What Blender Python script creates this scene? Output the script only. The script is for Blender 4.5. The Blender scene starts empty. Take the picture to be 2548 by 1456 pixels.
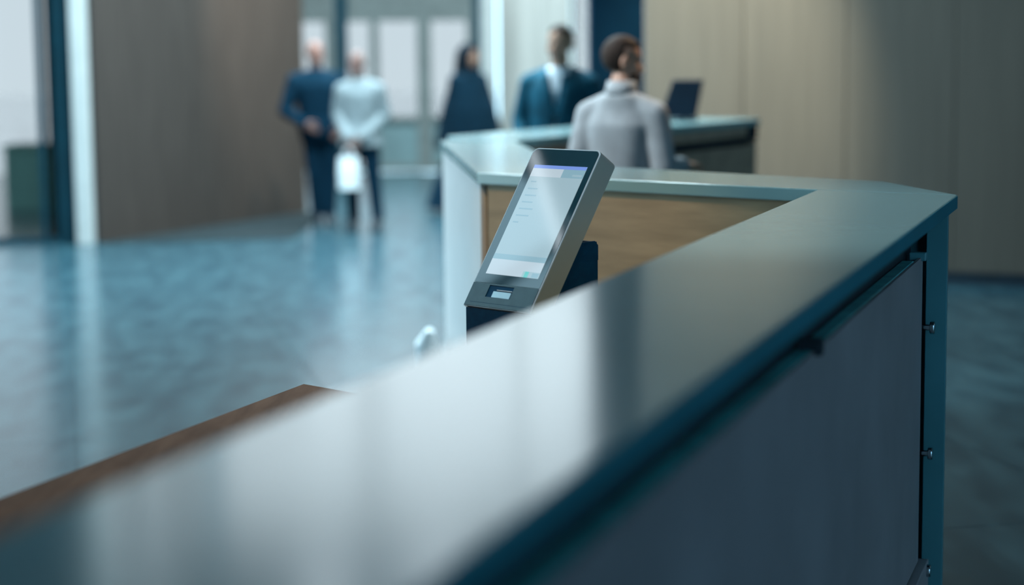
import bpy, bmesh, math, random
from mathutils import Vector, Matrix

random.seed(7)
scene = bpy.context.scene
COL = scene.collection

# ------------------------------------------------------------------ camera
F_PX, EYE, HORIZON, ROLL = 4800.0, 1.65, 127.0, 0.0105
pitch = math.atan((728 - HORIZON) / F_PX)
fwd = Vector((0, math.cos(pitch), -math.sin(pitch)))
rt0 = Vector((1, 0, 0))
up0 = rt0.cross(fwd)
RT = math.cos(ROLL) * rt0 - math.sin(ROLL) * up0
UP = math.sin(ROLL) * rt0 + math.cos(ROLL) * up0
cam_data = bpy.data.cameras.new('camera')
cam = bpy.data.objects.new('camera', cam_data)
COL.objects.link(cam)
M = Matrix((RT, UP, -fwd)).transposed().to_4x4()
M.translation = (0, 0, EYE)
cam.matrix_world = M
cam_data.sensor_width = 36.0
cam_data.lens = F_PX / 2548 * 36.0
cam_data.clip_start = 0.05
cam_data.clip_end = 300
cam_data.dof.use_dof = True
cam_data.dof.focus_distance = 5.35
cam_data.dof.aperture_fstop = 1.25
scene.camera = cam

# ------------------------------------------------------------------ world, lights, exposure
SKY = (0.50, 0.80, 0.97)
world = bpy.data.worlds.new('overcast_sky')
world.use_nodes = True
bg = world.node_tree.nodes['Background']
bg.inputs['Color'].default_value = (*SKY, 1)
bg.inputs['Strength'].default_value = 3.9
scene.world = world
vs = scene.view_settings
scene.display_settings.display_device = 'sRGB'
vs.view_transform = 'Standard'
vs.look = 'None'
vs.exposure = 0.2
vs.gamma = 1.0
vs.use_curve_mapping = False
cy = scene.cycles
cy.use_denoising = True
cy.max_bounces = 8
cy.diffuse_bounces = 4
cy.glossy_bounces = 4
cy.transparent_max_bounces = 12
cy.sample_clamp_indirect = 4.0
cy.caustics_reflective = False
cy.caustics_refractive = False


# ------------------------------------------------------------------ materials
def lin(r, g, b):
    f = lambda c: c / 12.92 if c <= 0.04045 else ((c + 0.055) / 1.055) ** 2.4
    return (f(r / 255), f(g / 255), f(b / 255), 1)


def mat(name, col, rough=0.6, metal=0.0, var=0.12, scale=8.0, stretch=(1, 1, 1), bump=0.0, spec=0.5, emit=None, coat=0.0, detail=4.0, col2=None, lo=0.35, hi=0.65, ior=1.5, world_pos=False):
    m = bpy.data.materials.new(name)
    m.use_nodes = True
    nt = m.node_tree
    b = nt.nodes['Principled BSDF']
    b.inputs['Roughness'].default_value = rough
    b.inputs['Metallic'].default_value = metal
    b.inputs['IOR'].default_value = ior
    b.inputs['Specular IOR Level'].default_value = spec
    b.inputs['Coat Weight'].default_value = coat
    tc = nt.nodes.new('ShaderNodeTexCoord')
    mp = nt.nodes.new('ShaderNodeMapping')
    mp.inputs['Scale'].default_value = stretch
    nz = nt.nodes.new('ShaderNodeTexNoise')
    nz.inputs['Scale'].default_value = scale
    nz.inputs['Detail'].default_value = detail
    rp = nt.nodes.new('ShaderNodeValToRGB')
    c = Vector(col[:3])
    if col2 is None:
        a, z = c * (1 - var), c * (1 + var)
    else:
        a, z = c, Vector(col2[:3])
    rp.color_ramp.elements[0].position = lo
    rp.color_ramp.elements[1].position = hi
    rp.color_ramp.elements[0].color = (*a, 1)
    rp.color_ramp.elements[1].color = (*z, 1)
    L = nt.links.new
    if world_pos:
        gp = nt.nodes.new('ShaderNodeNewGeometry')
        L(gp.outputs['Position'], mp.inputs['Vector'])
    else:
        L(tc.outputs['Object'], mp.inputs['Vector'])
    L(mp.outputs['Vector'], nz.inputs['Vector'])
    L(nz.outputs['Fac'], rp.inputs['Fac'])
    if not emit:
        L(rp.outputs['Color'], b.inputs['Base Color'])
    else:
        b.inputs['Base Color'].default_value = (0.01, 0.02, 0.025, 1)
        L(rp.outputs['Color'], b.inputs['Emission Color'])
        b.inputs['Emission Strength'].default_value = emit
    if bump:
        bp = nt.nodes.new('ShaderNodeBump')
        bp.inputs['Strength'].default_value = bump
        bp.inputs['Distance'].default_value = 0.02
        L(nz.outputs['Fac'], bp.inputs['Height'])
        L(bp.outputs['Normal'], b.inputs['Normal'])
    return m


def glass(name, tint, gloss=0.08):
    """thin architectural pane: tinted see-through plus a fresnel reflection"""
    m = bpy.data.materials.new(name)
    m.use_nodes = True
    nt = m.node_tree
    nt.nodes.remove(nt.nodes['Principled BSDF'])
    out = nt.nodes['Material Output']
    tr = nt.nodes.new('ShaderNodeBsdfTransparent')
    tr.inputs['Color'].default_value = (*tint, 1)
    gl = nt.nodes.new('ShaderNodeBsdfGlossy')
    gl.inputs['Roughness'].default_value = 0.03
    lw = nt.nodes.new('ShaderNodeFresnel')
    lw.inputs['IOR'].default_value = 1.3
    mx = nt.nodes.new('ShaderNodeMixShader')
    nz = nt.nodes.new('ShaderNodeTexNoise')
    nz.inputs['Scale'].default_value = 0.8
    mul = nt.nodes.new('ShaderNodeMath')
    mul.operation = 'MULTIPLY'
    L = nt.links.new
    L(lw.outputs['Fac'], mul.inputs[0])
    L(nz.outputs['Fac'], mul.inputs[1])
    L(mul.outputs[0], mx.inputs['Fac'])
    L(tr.outputs[0], mx.inputs[1])
    L(gl.outputs[0], mx.inputs[2])
    L(mx.outputs[0], out.inputs['Surface'])
    return m


MT = {}
MT['floor'] = mat('polished_stone', (0.007, 0.036, 0.052, 1), 0.22, col2=(0.036, 0.090, 0.108, 1), scale=7.0, stretch=(1, 0.32, 1), detail=10, lo=0.36, hi=0.76, ior=2.15, world_pos=True)
MT['carpet'] = mat('dark_carpet', (0.014, 0.020, 0.022, 1), 0.95, scale=40, var=0.3, spec=0.1)
MT['pavement'] = mat('pale_paving', (0.88, 0.89, 0.90, 1), 0.8, scale=1.5)
MT['taupe_wall'] = mat('taupe_veneer', (0.055, 0.043, 0.037, 1), 0.65, spec=0.15, scale=5, stretch=(6, 6, 0.3), var=0.16)
MT['cream_wall'] = mat('cream_veneer', (0.115, 0.095, 0.074, 1), 0.5, scale=4, stretch=(6, 6, 0.25), var=0.08)
MT['pale_wall'] = mat('pale_plaster', (0.54, 0.51, 0.47, 1), 0.7, scale=2, stretch=(5, 5, 0.2), var=0.12)
MT['white_paint'] = mat('white_lacquer', (0.86, 0.80, 0.77, 1), 0.35, var=0.03)
MT['post_white'] = mat('off_white_post', (0.50, 0.50, 0.48, 1), 0.6, var=0.04)
MT['dark_column'] = mat('dark_blue_metal', (0.001, 0.014, 0.03, 1), 0.7, spec=0.05, var=0.15, scale=3)
MT['frame_dark'] = mat('dark_teal_frame', (0.002, 0.030, 0.045, 1), 0.5, spec=0.2, var=0.1)
MT['frame_grey'] = mat('grey_frame', (0.20, 0.22, 0.21, 1), 0.5, var=0.1)
MT['spandrel'] = mat('grey_spandrel', (0.20, 0.29, 0.30, 1), 0.5, var=0.1, scale=3)
MT['skirting'] = mat('dark_skirting', (0.01, 0.025, 0.04, 1), 0.5)
MT['ceiling'] = mat('grey_ceiling', (0.16, 0.20, 0.22, 1), 0.9, scale=2)
MT['seam'] = mat('seam_dark', (0.03, 0.035, 0.04, 1), 0.8)
MT['top_white'] = mat('glossy_white_top', (0.28, 0.45, 0.455, 1), 0.16, var=0.03, scale=3, ior=1.7)
MT['front_taupe'] = mat('taupe_glass_front', (0.35, 0.30, 0.315, 1), 0.45, var=0.12, scale=2.5, spec=0.45)
MT['glass_edge'] = mat('green_glass_edge', (0.10, 0.50, 0.52, 1), 0.2, var=0.2, scale=9)
MT['edge_teal'] = mat('teal_edge', (0.03, 0.20, 0.26, 1), 0.6, var=0.1, scale=2, spec=0.1)
MT['dark_core'] = mat('dark_core_board', (0.01, 0.02, 0.03, 1), 0.7)
MT['steel_teal'] = mat('teal_grey_steel', (0.10, 0.30, 0.34, 1), 0.35, var=0.08, scale=4)
MT['chrome'] = mat('chrome', (0.45, 0.48, 0.5, 1), 0.12, metal=1.0, var=0.05)
MT['oak'] = mat('oak_veneer', (0.36, 0.235, 0.115, 1), 0.5, col2=(0.50, 0.335, 0.175, 1), scale=3.2, stretch=(1.2, 1.2, 9), lo=0.3, hi=0.72, detail=6)
MT['brown_desk'] = mat('brown_wood', (0.25, 0.098, 0.047, 1), 0.7, spec=0.05, col2=(0.35, 0.145, 0.073, 1), scale=4, stretch=(6, 1, 1))
MT['brown_front'] = mat('brown_laminate', (0.42, 0.29, 0.21, 1), 0.5, var=0.12)
MT['aluminium'] = mat('brushed_aluminium', (0.58, 0.55, 0.51, 1), 0.45, metal=0.8, var=0.02, scale=4)
MT['alu_edge'] = mat('polished_alu_edge', (0.78, 0.80, 0.81, 1), 0.5, metal=0.0, var=0.03)
MT['black_glass'] = mat('black_glass', (0.015, 0.055, 0.07, 1), 0.04, var=0.05, spec=0.6)
MT['kiosk_grey'] = mat('teal_grey_powder', (0.055, 0.115, 0.13, 1), 0.5, var=0.06, scale=50)
MT['kiosk_dark'] = mat('navy_black_powder', (0.002, 0.055, 0.115, 1), 0.6, spec=0.1, var=0.1, scale=50)
MT['slot_metal'] = mat('slot_metal', (0.30, 0.36, 0.37, 1), 0.3, metal=0.6, var=0.08)
MT['paper'] = mat('white_paper', (0.80, 0.80, 0.80, 1), 0.7, var=0.04)
MT['navy_cloth'] = mat('navy_knit', (0.001, 0.016, 0.032, 1), 0.9, var=0.25, scale=20, spec=0.1)
MT['navy_trouser'] = mat('navy_trouser', (0.001, 0.016, 0.032, 1), 0.9, var=0.25, scale=20, spec=0.1)
MT['black_coat'] = mat('black_teal_coat', (0.0015, 0.014, 0.026, 1), 0.9, var=0.25, scale=15, spec=0.1)
MT['shirt_blue'] = mat('pale_blue_shirt', (0.21, 0.24, 0.25, 1), 0.85, var=0.12, scale=10, spec=0.2)
MT['teal_blazer'] = mat('teal_blazer', (0.006, 0.068, 0.105, 1), 0.85, var=0.2, scale=10, spec=0.2)
MT['white_shirt'] = mat('white_shirt', (0.62, 0.66, 0.70, 1), 0.8, var=0.06)
MT['grey_jacket'] = mat('grey_jacket', (0.30, 0.31, 0.32, 1), 0.85, var=0.1, scale=14, spec=0.2)
MT['skin'] = mat('skin', (0.42, 0.22, 0.145, 1), 0.55, var=0.08, scale=20)
MT['skin_dark'] = mat('skin_ruddy', (0.18, 0.092, 0.075, 1), 0.55, var=0.08, scale=20)
MT['hair_dark'] = mat('dark_hair', (0.005, 0.010, 0.016, 1), 0.7, spec=0.1, var=0.3, scale=60)
MT['hair_brown'] = mat('brown_hair', (0.034, 0.021, 0.016, 1), 0.7, spec=0.15, var=0.3, scale=60)
MT['hair_grey'] = mat('grey_hair', (0.30, 0.28, 0.27, 1), 0.6, var=0.2, scale=60)
MT['eye'] = mat('eye_dark', (0.02, 0.02, 0.025, 1), 0.2)
MT['lips'] = mat('lips', (0.35, 0.13, 0.11, 1), 0.5)
MT['shoe'] = mat('black_leather', (0.008, 0.012, 0.018, 1), 0.4)
MT['bag_white'] = mat('white_bag_paper', (0.74, 0.76, 0.77, 1), 0.7, var=0.05)
MT['planter'] = mat('green_metal', (0.25, 0.62, 0.58, 1), 0.5, var=0.1, stretch=(8, 8, 0.3), scale=3)
MT['monitor'] = mat('monitor_black', (0.003, 0.014, 0.028, 1), 0.6, spec=0.12)
MT['lamp_metal'] = mat('lamp_metal', (0.1, 0.11, 0.12, 1), 0.4, metal=0.5)
MT['lamp_warm'] = mat('lamp_warm_diffuser', (1.0, 0.82, 0.55, 1), 0.5, var=0.02, emit=4.0)
MT['lamp_cool'] = mat('lamp_cool_diffuser', (0.8, 0.92, 1.0, 1), 0.5, var=0.02, emit=6.0)
MT['scr_main'] = mat('screen_page', (0.28, 0.40, 0.455, 1), 0.06, var=0.01, emit=1.0)
MT['scr_white'] = mat('screen_white', (0.40, 0.49, 0.55, 1), 0.06, var=0.01, emit=1.0)
MT['scr_blue'] = mat('screen_blue', (0.15, 0.25, 0.62, 1), 0.06, var=0.02, emit=1.0)
MT['scr_band'] = mat('screen_grey_band', (0.20, 0.34, 0.41, 1), 0.06, var=0.02, emit=1.0)
MT['scr_dark'] = mat('screen_text', (0.20, 0.33, 0.40, 1), 0.06, var=0.02, emit=1.0)
MT['scr_teal'] = mat('screen_teal', (0.10, 0.46, 0.44, 1), 0.06, var=0.02, emit=1.0)
MT['pane'] = glass('window_pane_filmed', (0.515, 0.445, 0.422))
MT['pane_upper'] = glass('window_pane_tinted', (0.90, 0.775, 0.73))
MT['pane_blue'] = glass('window_pane_blue', (0.56, 0.67, 0.73))
MT['pane_mid'] = glass('window_pane_grey', (0.76, 0.68, 0.65))
MT['pane_clear'] = glass('window_pane_clear', (0.95, 0.96, 0.96))


# ------------------------------------------------------------------ mesh helpers
def link(name, me, m, parent=None, smooth=False):
    o = bpy.data.objects.new(name, me)
    COL.objects.link(o)
    if m is not None:
        me.materials.clear()
        me.materials.append(MT[m] if isinstance(m, str) else m)
    if parent is not None:
        o.parent = parent
    if smooth:
        me.polygons.foreach_set('use_smooth', [True] * len(me.polygons))
    return o


def pd(name, verts, faces, m, parent=None, smooth=False, bevel=0.0, seg=2, off=None):
    me = bpy.data.meshes.new(name)
    if off is not None:
        verts = [(v[0] - off[0], v[1] - off[1], v[2] - off[2]) for v in verts]
    bm = bmesh.new()
    vs_ = [bm.verts.new(v) for v in verts]
    for f in faces:
        try:
            bm.faces.new([vs_[i] for i in f])
        except ValueError:
            pass
    bmesh.ops.recalc_face_normals(bm, faces=bm.faces)
    if bevel:
        bmesh.ops.bevel(bm, geom=[e for e in bm.edges if e.calc_face_angle(0) > 0.5], offset=bevel, segments=seg, affect='EDGES', profile=0.5)
    bm.to_mesh(me)
    bm.free()
    o = link(name, me, m, parent, smooth)
    return o


def prism(name, poly, z0, z1, m, parent=None, bevel=0.0, off=None, seg=2):
    n = len(poly)
    v = [(p[0], p[1], z0) for p in poly] + [(p[0], p[1], z1) for p in poly]
    f = [list(range(n))[::-1], list(range(n, 2 * n))] + [[i, (i + 1) % n, n + (i + 1) % n, n + i] for i in range(n)]
    return pd(name, v, f, m, parent, bevel=bevel, off=off, seg=seg)


def ext_x(name, prof, x0, x1, m, parent=None, bevel=0.0):
    """profile in (y, z) pushed along local x"""
    n = len(prof)
    v = [(x0, p[0], p[1]) for p in prof] + [(x1, p[0], p[1]) for p in prof]
    f = [list(range(n))[::-1], list(range(n, 2 * n))] + [[i, (i + 1) % n, n + (i + 1) % n, n + i] for i in range(n)]
    return pd(name, v, f, m, parent, bevel=bevel)


def box(name, c, s, m, parent=None, bevel=0.0, off=None):
    x, y, z = s[0] / 2, s[1] / 2, s[2] / 2
    poly = [(c[0] - x, c[1] - y), (c[0] + x, c[1] - y), (c[0] + x, c[1] + y), (c[0] - x, c[1] + y)]
    return prism(name, poly, c[2] - z, c[2] + z, m, parent, bevel, off)


def wall_poly(a, b, t):
    """rectangle in plan from a to b with thickness t to the left of a>b"""
    a, b = Vector(a), Vector(b)
    d = (b - a).normalized()
    n = Vector((-d.y, d.x)) * t
    return [tuple(a), tuple(b), tuple(b + n), tuple(a + n)]


def cyl(name, p0, p1, r, m, parent=None, seg=20, r1=None, bevel=0.0, off=None):
    p0, p1 = Vector(p0), Vector(p1)
    if off is not None:
        p0 -= Vector(off)
        p1 -= Vector(off)
    r1 = r if r1 is None else r1
    a = (p1 - p0).normalized()
    u = a.orthogonal().normalized()
    w = a.cross(u)
    v, f = [], []
    for k in range(seg):
        t = 2 * math.pi * k / seg
        dd = u * math.cos(t) + w * math.sin(t)
        v.append(p0 + dd * r)
        v.append(p1 + dd * r1)
    for k in range(seg):
        j = (k + 1) % seg
        f.append([2 * k, 2 * j, 2 * j + 1, 2 * k + 1])
    f.append([2 * k for k in range(seg)][::-1])
    f.append([2 * k + 1 for k in range(seg)])
    o = pd(name, v, f, m, parent, bevel=bevel)
    return o


def empty(name, loc=(0, 0, 0), rz=0.0):
    o = bpy.data.objects.new(name, None)
    o.empty_display_size = 0.1
    COL.objects.link(o)
    o.location = loc
    o.rotation_euler = (0, 0, rz)
    return o


def tag(o, label, cat, group=None):
    o['label'] = label
    o['category'] = cat
    if group:
        o['group'] = group
    return o


def struct(o, label=None, cat=None):
    o['kind'] = 'structure'
    if label:
        o['label'] = label
    if cat:
        o['category'] = cat
    return o


def merge(parts):
    """parts: list of (verts, faces) -> one list"""
    V, Fc = [], []
    for v, f in parts:
        b = len(V)
        V += [tuple(p) for p in v]
        Fc += [[i + b for i in q] for q in f]
    return V, Fc


# ------------------------------------------------------------------ floor, pavement, ceiling
fl = struct(box('floor', (0.5, 11.5, -0.10), (19, 32, 0.16), 'floor', off=(0.5, 11.5, 0)), 'polished grey blue stone floor of the lobby', 'floor')
fl.location = (0.5, 11.5, 0)
# large floor slabs with hairline joints, aligned with the desk's cross direction
tile_me = None
TS = 1.2
fr = math.radians(13)
for i in range(-9, 9):
    for j in range(0, 25):
        cx0, cy0 = (i + 0.5) * TS, (j + 0.5) * TS
        wx = cx0 * math.cos(fr) - cy0 * math.sin(fr)
        wy = cx0 * math.sin(fr) + cy0 * math.cos(fr)
        if not (-6.4 < wx < 5.2 and 3.4 < wy < 26.2):
            continue
        if tile_me is None:
            t = box('tile', (0, 0, -0.008), (TS - 0.004, TS - 0.004, 0.016), 'floor', fl)
            tile_me = t.data
        else:
            t = bpy.data.objects.new('tile', tile_me)
            COL.objects.link(t)
            t.parent = fl
        t.location = (wx - 0.5, wy - 11.5, 0.0)
        t.rotation_euler = (0, 0, fr)
pv = struct(box('ground', (0, 35, -0.25), (120, 110, 0.1), 'pavement', off=(0, 35, 0)), 'pale paving outside the windows', 'pavement')
pv.location = (0, 35, 0)
CEIL = 7.6
ce = struct(prism('ceiling', [(-7.4, -4.1), (10.1, -4.1), (10.1, 27.3), (-4.4, 27.3), (-4.05, 17.25), (-7.4, 17.25)], CEIL, CEIL + 0.2, 'ceiling', off=(1.0, 11.7, CEIL)), 'plain grey ceiling above the lobby', 'ceiling')
ce.location = (1.0, 11.7, CEIL)


# ------------------------------------------------------------------ walls
def panel_wall(name, a, b, t, z1, m, seams, label, skirt=True, gap=0.006, proud=0.02):
    """a wall clad with boards; seams = distances from a at which the boards meet. cladding faces the right of a>b"""
    a, b = Vector(a), Vector(b)
    d = (b - a).normalized()
    n = Vector((d.y, -d.x))
    core = prism(name, wall_poly(a, b, t), 0, z1, 'seam', off=(a.x, a.y, 0))
    core.location = (a.x, a.y, 0)
    struct(core, label, 'wall')
    s = [0.0] + list(seams) + [(b - a).length]
    for k in range(len(s) - 1):
        p0 = a + d * (s[k] + gap / 2)
        p1 = a + d * (s[k + 1] - gap / 2)
        prism('panel', [tuple(p0), tuple(p0 + n * proud), tuple(p1 + n * proud), tuple(p1)], 0.09 if skirt else 0.0, z1, m, core, bevel=0.002, off=(a.x, a.y, 0), seg=1)
    if skirt:
        p0, p1 = a, b
        o = prism('baseboard_' + name.split('_')[1], [tuple(p0), tuple(p0 + n * (proud - 0.008)), tuple(p1 + n * (proud - 0.008)), tuple(p1)], 0, 0.088, 'skirting', core, off=(a.x, a.y, 0))
    return core


# right wall: from its left end beside the dark column towards the right, nearer to the camera
WR0 = Vector((1.00, 14.30))
wd = Vector((0.914, -0.407)).normalized()
panel_wall('wall_right', WR0, WR0 + wd * 9.6, 0.25, CEIL, 'cream_wall', [0.755, 1.505, 2.27, 3.05, 3.83, 4.61, 5.39, 6.17, 6.95, 7.73, 8.51], 'pale wood panelled wall behind the reception desk')
# taupe wall on the left
WL0, WL1 = Vector((-3.66, 17.02)), Vector((-2.157, 20.18))
panel_wall('wall_left', WL0, WL1, 0.30, 3.9, 'taupe_wall', [0.5 * k for k in range(1, 7)], 'dark taupe panelled wall left of the standing men', skirt=False, gap=0.003)
# rear, behind the people: pale wall and the outer walls of the hall
panel_wall('wall_rear', (-0.12, 22.0), (0.70, 22.0), 0.3, 3.2, 'pale_wall', [0.22, 0.42, 0.60], 'pale wall behind the man in the teal blazer', gap=0.004)
struct(prism('wall_back', wall_poly((9.9, 10.2), (9.9, -3.8), -0.2), 0, CEIL, 'ceiling'), 'plain grey wall at the far right', 'wall')
struct(prism('wall_front', wall_poly((-7.4, -3.8), (3.0, -3.8), -0.2), 0, CEIL, 'ceiling'), 'plain grey wall behind the viewpoint', 'wall')
struct(box('wall_side', (2.2, 20.8, CEIL / 2), (0.2, 12.6, CEIL), 'pale_wall'), 'pale wall closing the corridor', 'wall')

# dark and white columns
c = box('column', (0.80, 14.62, CEIL / 2), (0.40, 0.40, CEIL), 'dark_column', bevel=0.01, off=(0.8, 14.62, 0))
c.location = (0.80, 14.62, 0)
tag(c, 'tall dark blue column at the left end of the pale panelled wall', 'column')
c['kind'] = 'structure'
c = box('column', (-0.225, 21.4, 1.7), (0.17, 0.3, 3.4), 'post_white', bevel=0.01, off=(-0.225, 21.4, 0))
c.location = (-0.225, 21.4, 0)
tag(c, 'slim white column right of the dark haired woman', 'column')
c['kind'] = 'structure'
c = box('column', (-3.745, 16.93, CEIL / 2), (0.13, 0.15, CEIL), 'post_white', bevel=0.006, off=(-3.76, 16.93, 0))
c.location = (-3.76, 16.93, 0)
tag(c, 'narrow white post at the left edge of the taupe wall', 'column')
c['kind'] = 'structure'
for cx_, cy_, cw_, lab in ((-2.156, 25.0, 0.15, 'slim dark column behind the gap between the two standing men'), (-0.395, 24.0, 0.10, 'slim dark column just right of the rear windows')):
    c = box('column', (cx_, cy_, 1.7), (cw_, cw_, 3.4), 'frame_dark', bevel=0.006, off=(cx_, cy_, 0))
    c.location = (cx_, cy_, 0)
    tag(c, lab, 'column')
    c['kind'] = 'structure'
mt_ = prism('floor_mat', [(-3.62, 16.98), (-2.10, 20.16), (-1.93, 19.6), (-1.95, 17.25), (-3.2, 16.95)], 0.0, 0.008, 'carpet', off=(-2.7, 18, 0))
mt_.location = (-2.7, 18, 0)
tag(mt_, 'dark entrance mat along the foot of the taupe wall', 'mat')


# ------------------------------------------------------------------ windows
def window(name, a, b, z0, z1, frame, pane, mull=(), trans=(), fw=0.06, fd=0.10, label=None, solid=None, pane_over=None):
    """glazed screen from a to b in plan; mull: distances of uprights, trans: heights of rails"""
    a, b = Vector(a), Vector(b)
    d = (b - a).normalized()
    n = Vector((-d.y, d.x))
    Ln = (b - a).length
    root = empty(name, (a.x, a.y, z0))
    struct(root, label, 'window')
    off = (a.x, a.y, z0)

    def bar(nm, s0, s1, h0, h1, m, depth, shift=0.0):
        p0, p1 = a + d * s0, a + d * s1
        q = n * depth / 2
        sh = n * shift
        return prism(nm, [tuple(p0 - q + sh), tuple(p1 - q + sh), tuple(p1 + q + sh), tuple(p0 + q + sh)], h0, h1, m, root, off=off)
    ms = [(0.0, fw)] + [((s - fw / 2), (s + fw / 2)) if not isinstance(s, tuple) else s for s in mull] + [(Ln - fw, Ln)]
    for s0, s1 in ms:
        bar('window_frame', s0, s1, z0, z1, frame, fd)
    hs = [(z0, z0 + fw)] + [((h - fw / 2), (h + fw / 2)) if not isinstance(h, tuple) else h for h in trans] + [(z1 - fw, z1)]
    for k in range(len(ms) - 1):
        s0, s1 = ms[k][1], ms[k + 1][0]
        for h0, h1 in hs:
            bar('window_rail', s0, s1, h0, h1, frame, fd * 0.8)
        for j in range(len(hs) - 1):
            h0, h1 = hs[j][1], hs[j + 1][0]
            mm = pane
            if solid and (k, j) in solid:
                bar('spandrel_panel', s0, s1, h0, h1, 'spandrel', 0.04)
                continue
            if pane_over and (k, j) in pane_over:
                mm = pane_over[(k, j)]
            bar('pane', s0, s1, h0, h1, mm, 0.012)
    return root


# the bright screen at the left edge of the picture
window('window_1', (-7.2, 17.06), (-3.86, 17.06), 0.0, 3.2, 'frame_dark', 'pane', mull=[1.5, (3.05, 3.10), (3.20, 3.285)], trans=[2.6], fw=0.05, label='bright glazed screen with dark teal posts at the left')
struct(box('wall_upper', (-5.55, 17.06, (CEIL + 3.2) / 2), (3.5, 0.2, CEIL - 3.2), 'frame_dark'), 'dark teal wall added above the left window to darken the counter reflection', 'wall')  # unseen wall, put in dark so the countertop reflects less brightness at lower left
# long glazed side of the hall
struct(box('wall_shade', (-7.25, 1.05, CEIL / 2), (0.2, 9.9, CEIL), 'ceiling'), 'plain grey wall added left of the viewpoint to shade the near counter', 'wall')  # unseen solid stretch, added to keep window light off the near counter
window('window_2', (-7.2, 6.0), (-7.2, 17.0), 0.0, CEIL, 'frame_dark', 'pane_clear', mull=[1.57 * k for k in range(1, 7)], trans=[2.45, 5.6], fw=0.09, label='tall glazed side of the lobby with dark mullions')
# rear facade behind the people
XF = -4.2
def fx(px):
    return (px - 1274) / 4800 * 27.0 - XF
window('window_8', (XF, 27.0), (2.2, 27.0), 3.4, CEIL, 'frame_grey', 'pane_upper', mull=[2.1, 4.3], fw=0.06, fd=0.1, label='tall upper glazing above the rear windows')
struct(box('wall_header', ((XF - 0.37) / 2, 27.0, 2.975), (-0.37 - XF, 0.16, 0.84), 'frame_grey'), 'grey header above the rear windows', 'wall')
window('window_3', (XF, 27.0), (-0.37, 27.0), 0.0, 2.55, 'frame_grey', 'pane',
       mull=[(fx(820), fx(846)), (fx(846), fx(874)), (fx(930), fx(951)), (fx(1046), fx(1080)), (fx(1168), fx(1184))],
       trans=[(0.70, 0.76), (2.08, 2.50)], fw=0.09, fd=0.16, label='bright rear windows with grey frames behind the men',
       solid={(3, 0), (4, 0)})
window('window_6', (-0.37, 27.0), (2.2, 27.0), 0.0, 3.39, 'frame_grey', 'pane_clear', mull=[0.9], fw=0.06, label='clear rear window behind the pale wall')
window('window_4', (0.71, 22.1), (2.0, 22.1), 0.0, 3.4, 'frame_grey', 'pane', trans=[2.6], fw=0.04, label='narrow bright window right of the pale wall')
struct(prism('wall_return', wall_poly((-3.95, 17.2), (-4.25, 27.0), 0.15), 0, 3.9, 'taupe_wall'), 'side wall running back behind the taupe wall', 'wall')
window('window_5', (-4.0, 17.2), (-4.3, 27.0), 3.9, CEIL, 'post_white', 'pane_mid', mull=[3.3, 6.6], fw=0.06, label='high side glazing behind the taupe wall')
window('window_fill', (9.8, -3.9), (3.0, -3.9), 0.0, CEIL, 'frame_dark', 'pane_blue', mull=[1.7, 3.4, 5.1], trans=[2.45], fw=0.07, label='glazing added behind the viewpoint for bluish fill')  # unseen, added to give the counter's dark front a bluish fill
# planter outside the left screen
r = empty('planter_box', (-5.12, 21.0, -0.2))
tag(r, 'dark green metal planter box outside the bright left window', 'planter')
box('body', (0, 0, 0.43), (0.64, 0.5, 0.86), 'planter', r, bevel=0.015)
box('rim', (0, 0, 0.88), (0.68, 0.54, 0.04), 'planter', r, bevel=0.008)
box('soil', (0, 0, 0.895), (0.58, 0.44, 0.02), 'dark_core', r)

# ------------------------------------------------------------------ reception counter, near wing
HT = 1.22
TH = 0.04
Eo = Vector((1.302, 5.617))
dv = Vector((0.319, 0.948)).normalized()
nv = Vector((dv.y, -dv.x))


def C2(s, q):
    p = Eo + dv * s + nv * q
    return (p.x, p.y)


Inn = C2(0.138, -0.4315)
base = (*C2(-2.5, -0.2), 0)
r = empty('reception_counter', base)
tag(r, 'long glossy white counter wing with dark taupe front running towards the viewer', 'counter')
prism('countertop', [C2(-5.3, 0), C2(-0.0005, 0), (Inn[0] - 0.0005, Inn[1] - 0.0005), C2(-5.3, -0.4315)], HT - TH, HT, 'top_white', r, bevel=0.003, off=base)['label'] = 'glossy white countertop'
prism('edge_strip', [C2(-5.3, 0.0), C2(-0.004, 0.0), C2(-0.004, 0.0015), C2(-5.3, 0.0015)], HT - TH + 0.001, HT - 0.003, 'edge_teal', r, off=base)['label'] = 'teal edge of the countertop'
prism('core', [C2(-5.2, -0.124), C2(-0.06, -0.124), C2(0.02, -0.38), C2(-5.2, -0.38)], 0.06, HT - TH, 'dark_core', r, off=base)
prism('back_panel', [C2(-5.2, -0.38), C2(0.03, -0.38), C2(0.03, -0.40), C2(-5.2, -0.40)], 0.0, HT - TH, 'oak', r, off=base)
fp = prism('front_panel', [C2(-5.2, -0.078), C2(-0.16, -0.078), C2(-0.16, -0.086), C2(-5.2, -0.086)], 0.16, 1.054, 'front_taupe', r, off=base)
fp['label'] = 'dark taupe glass front panel'
ge = prism('glass_edge', [C2(-5.2, -0.0865), C2(-0.30, -0.0865), C2(-0.30, -0.120), C2(-5.2, -0.120)], 0.20, 1.056, 'glass_edge', r, bevel=0.002, off=base, seg=1)
ge['label'] = 'green edge of the glass panel'
prism('plinth', [C2(-5.2, -0.055), C2(-0.09, -0.055), C2(-0.09, -0.11), C2(-5.2, -0.11)], 0.0, 0.15, 'front_taupe', r, bevel=0.003, off=base)
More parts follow.
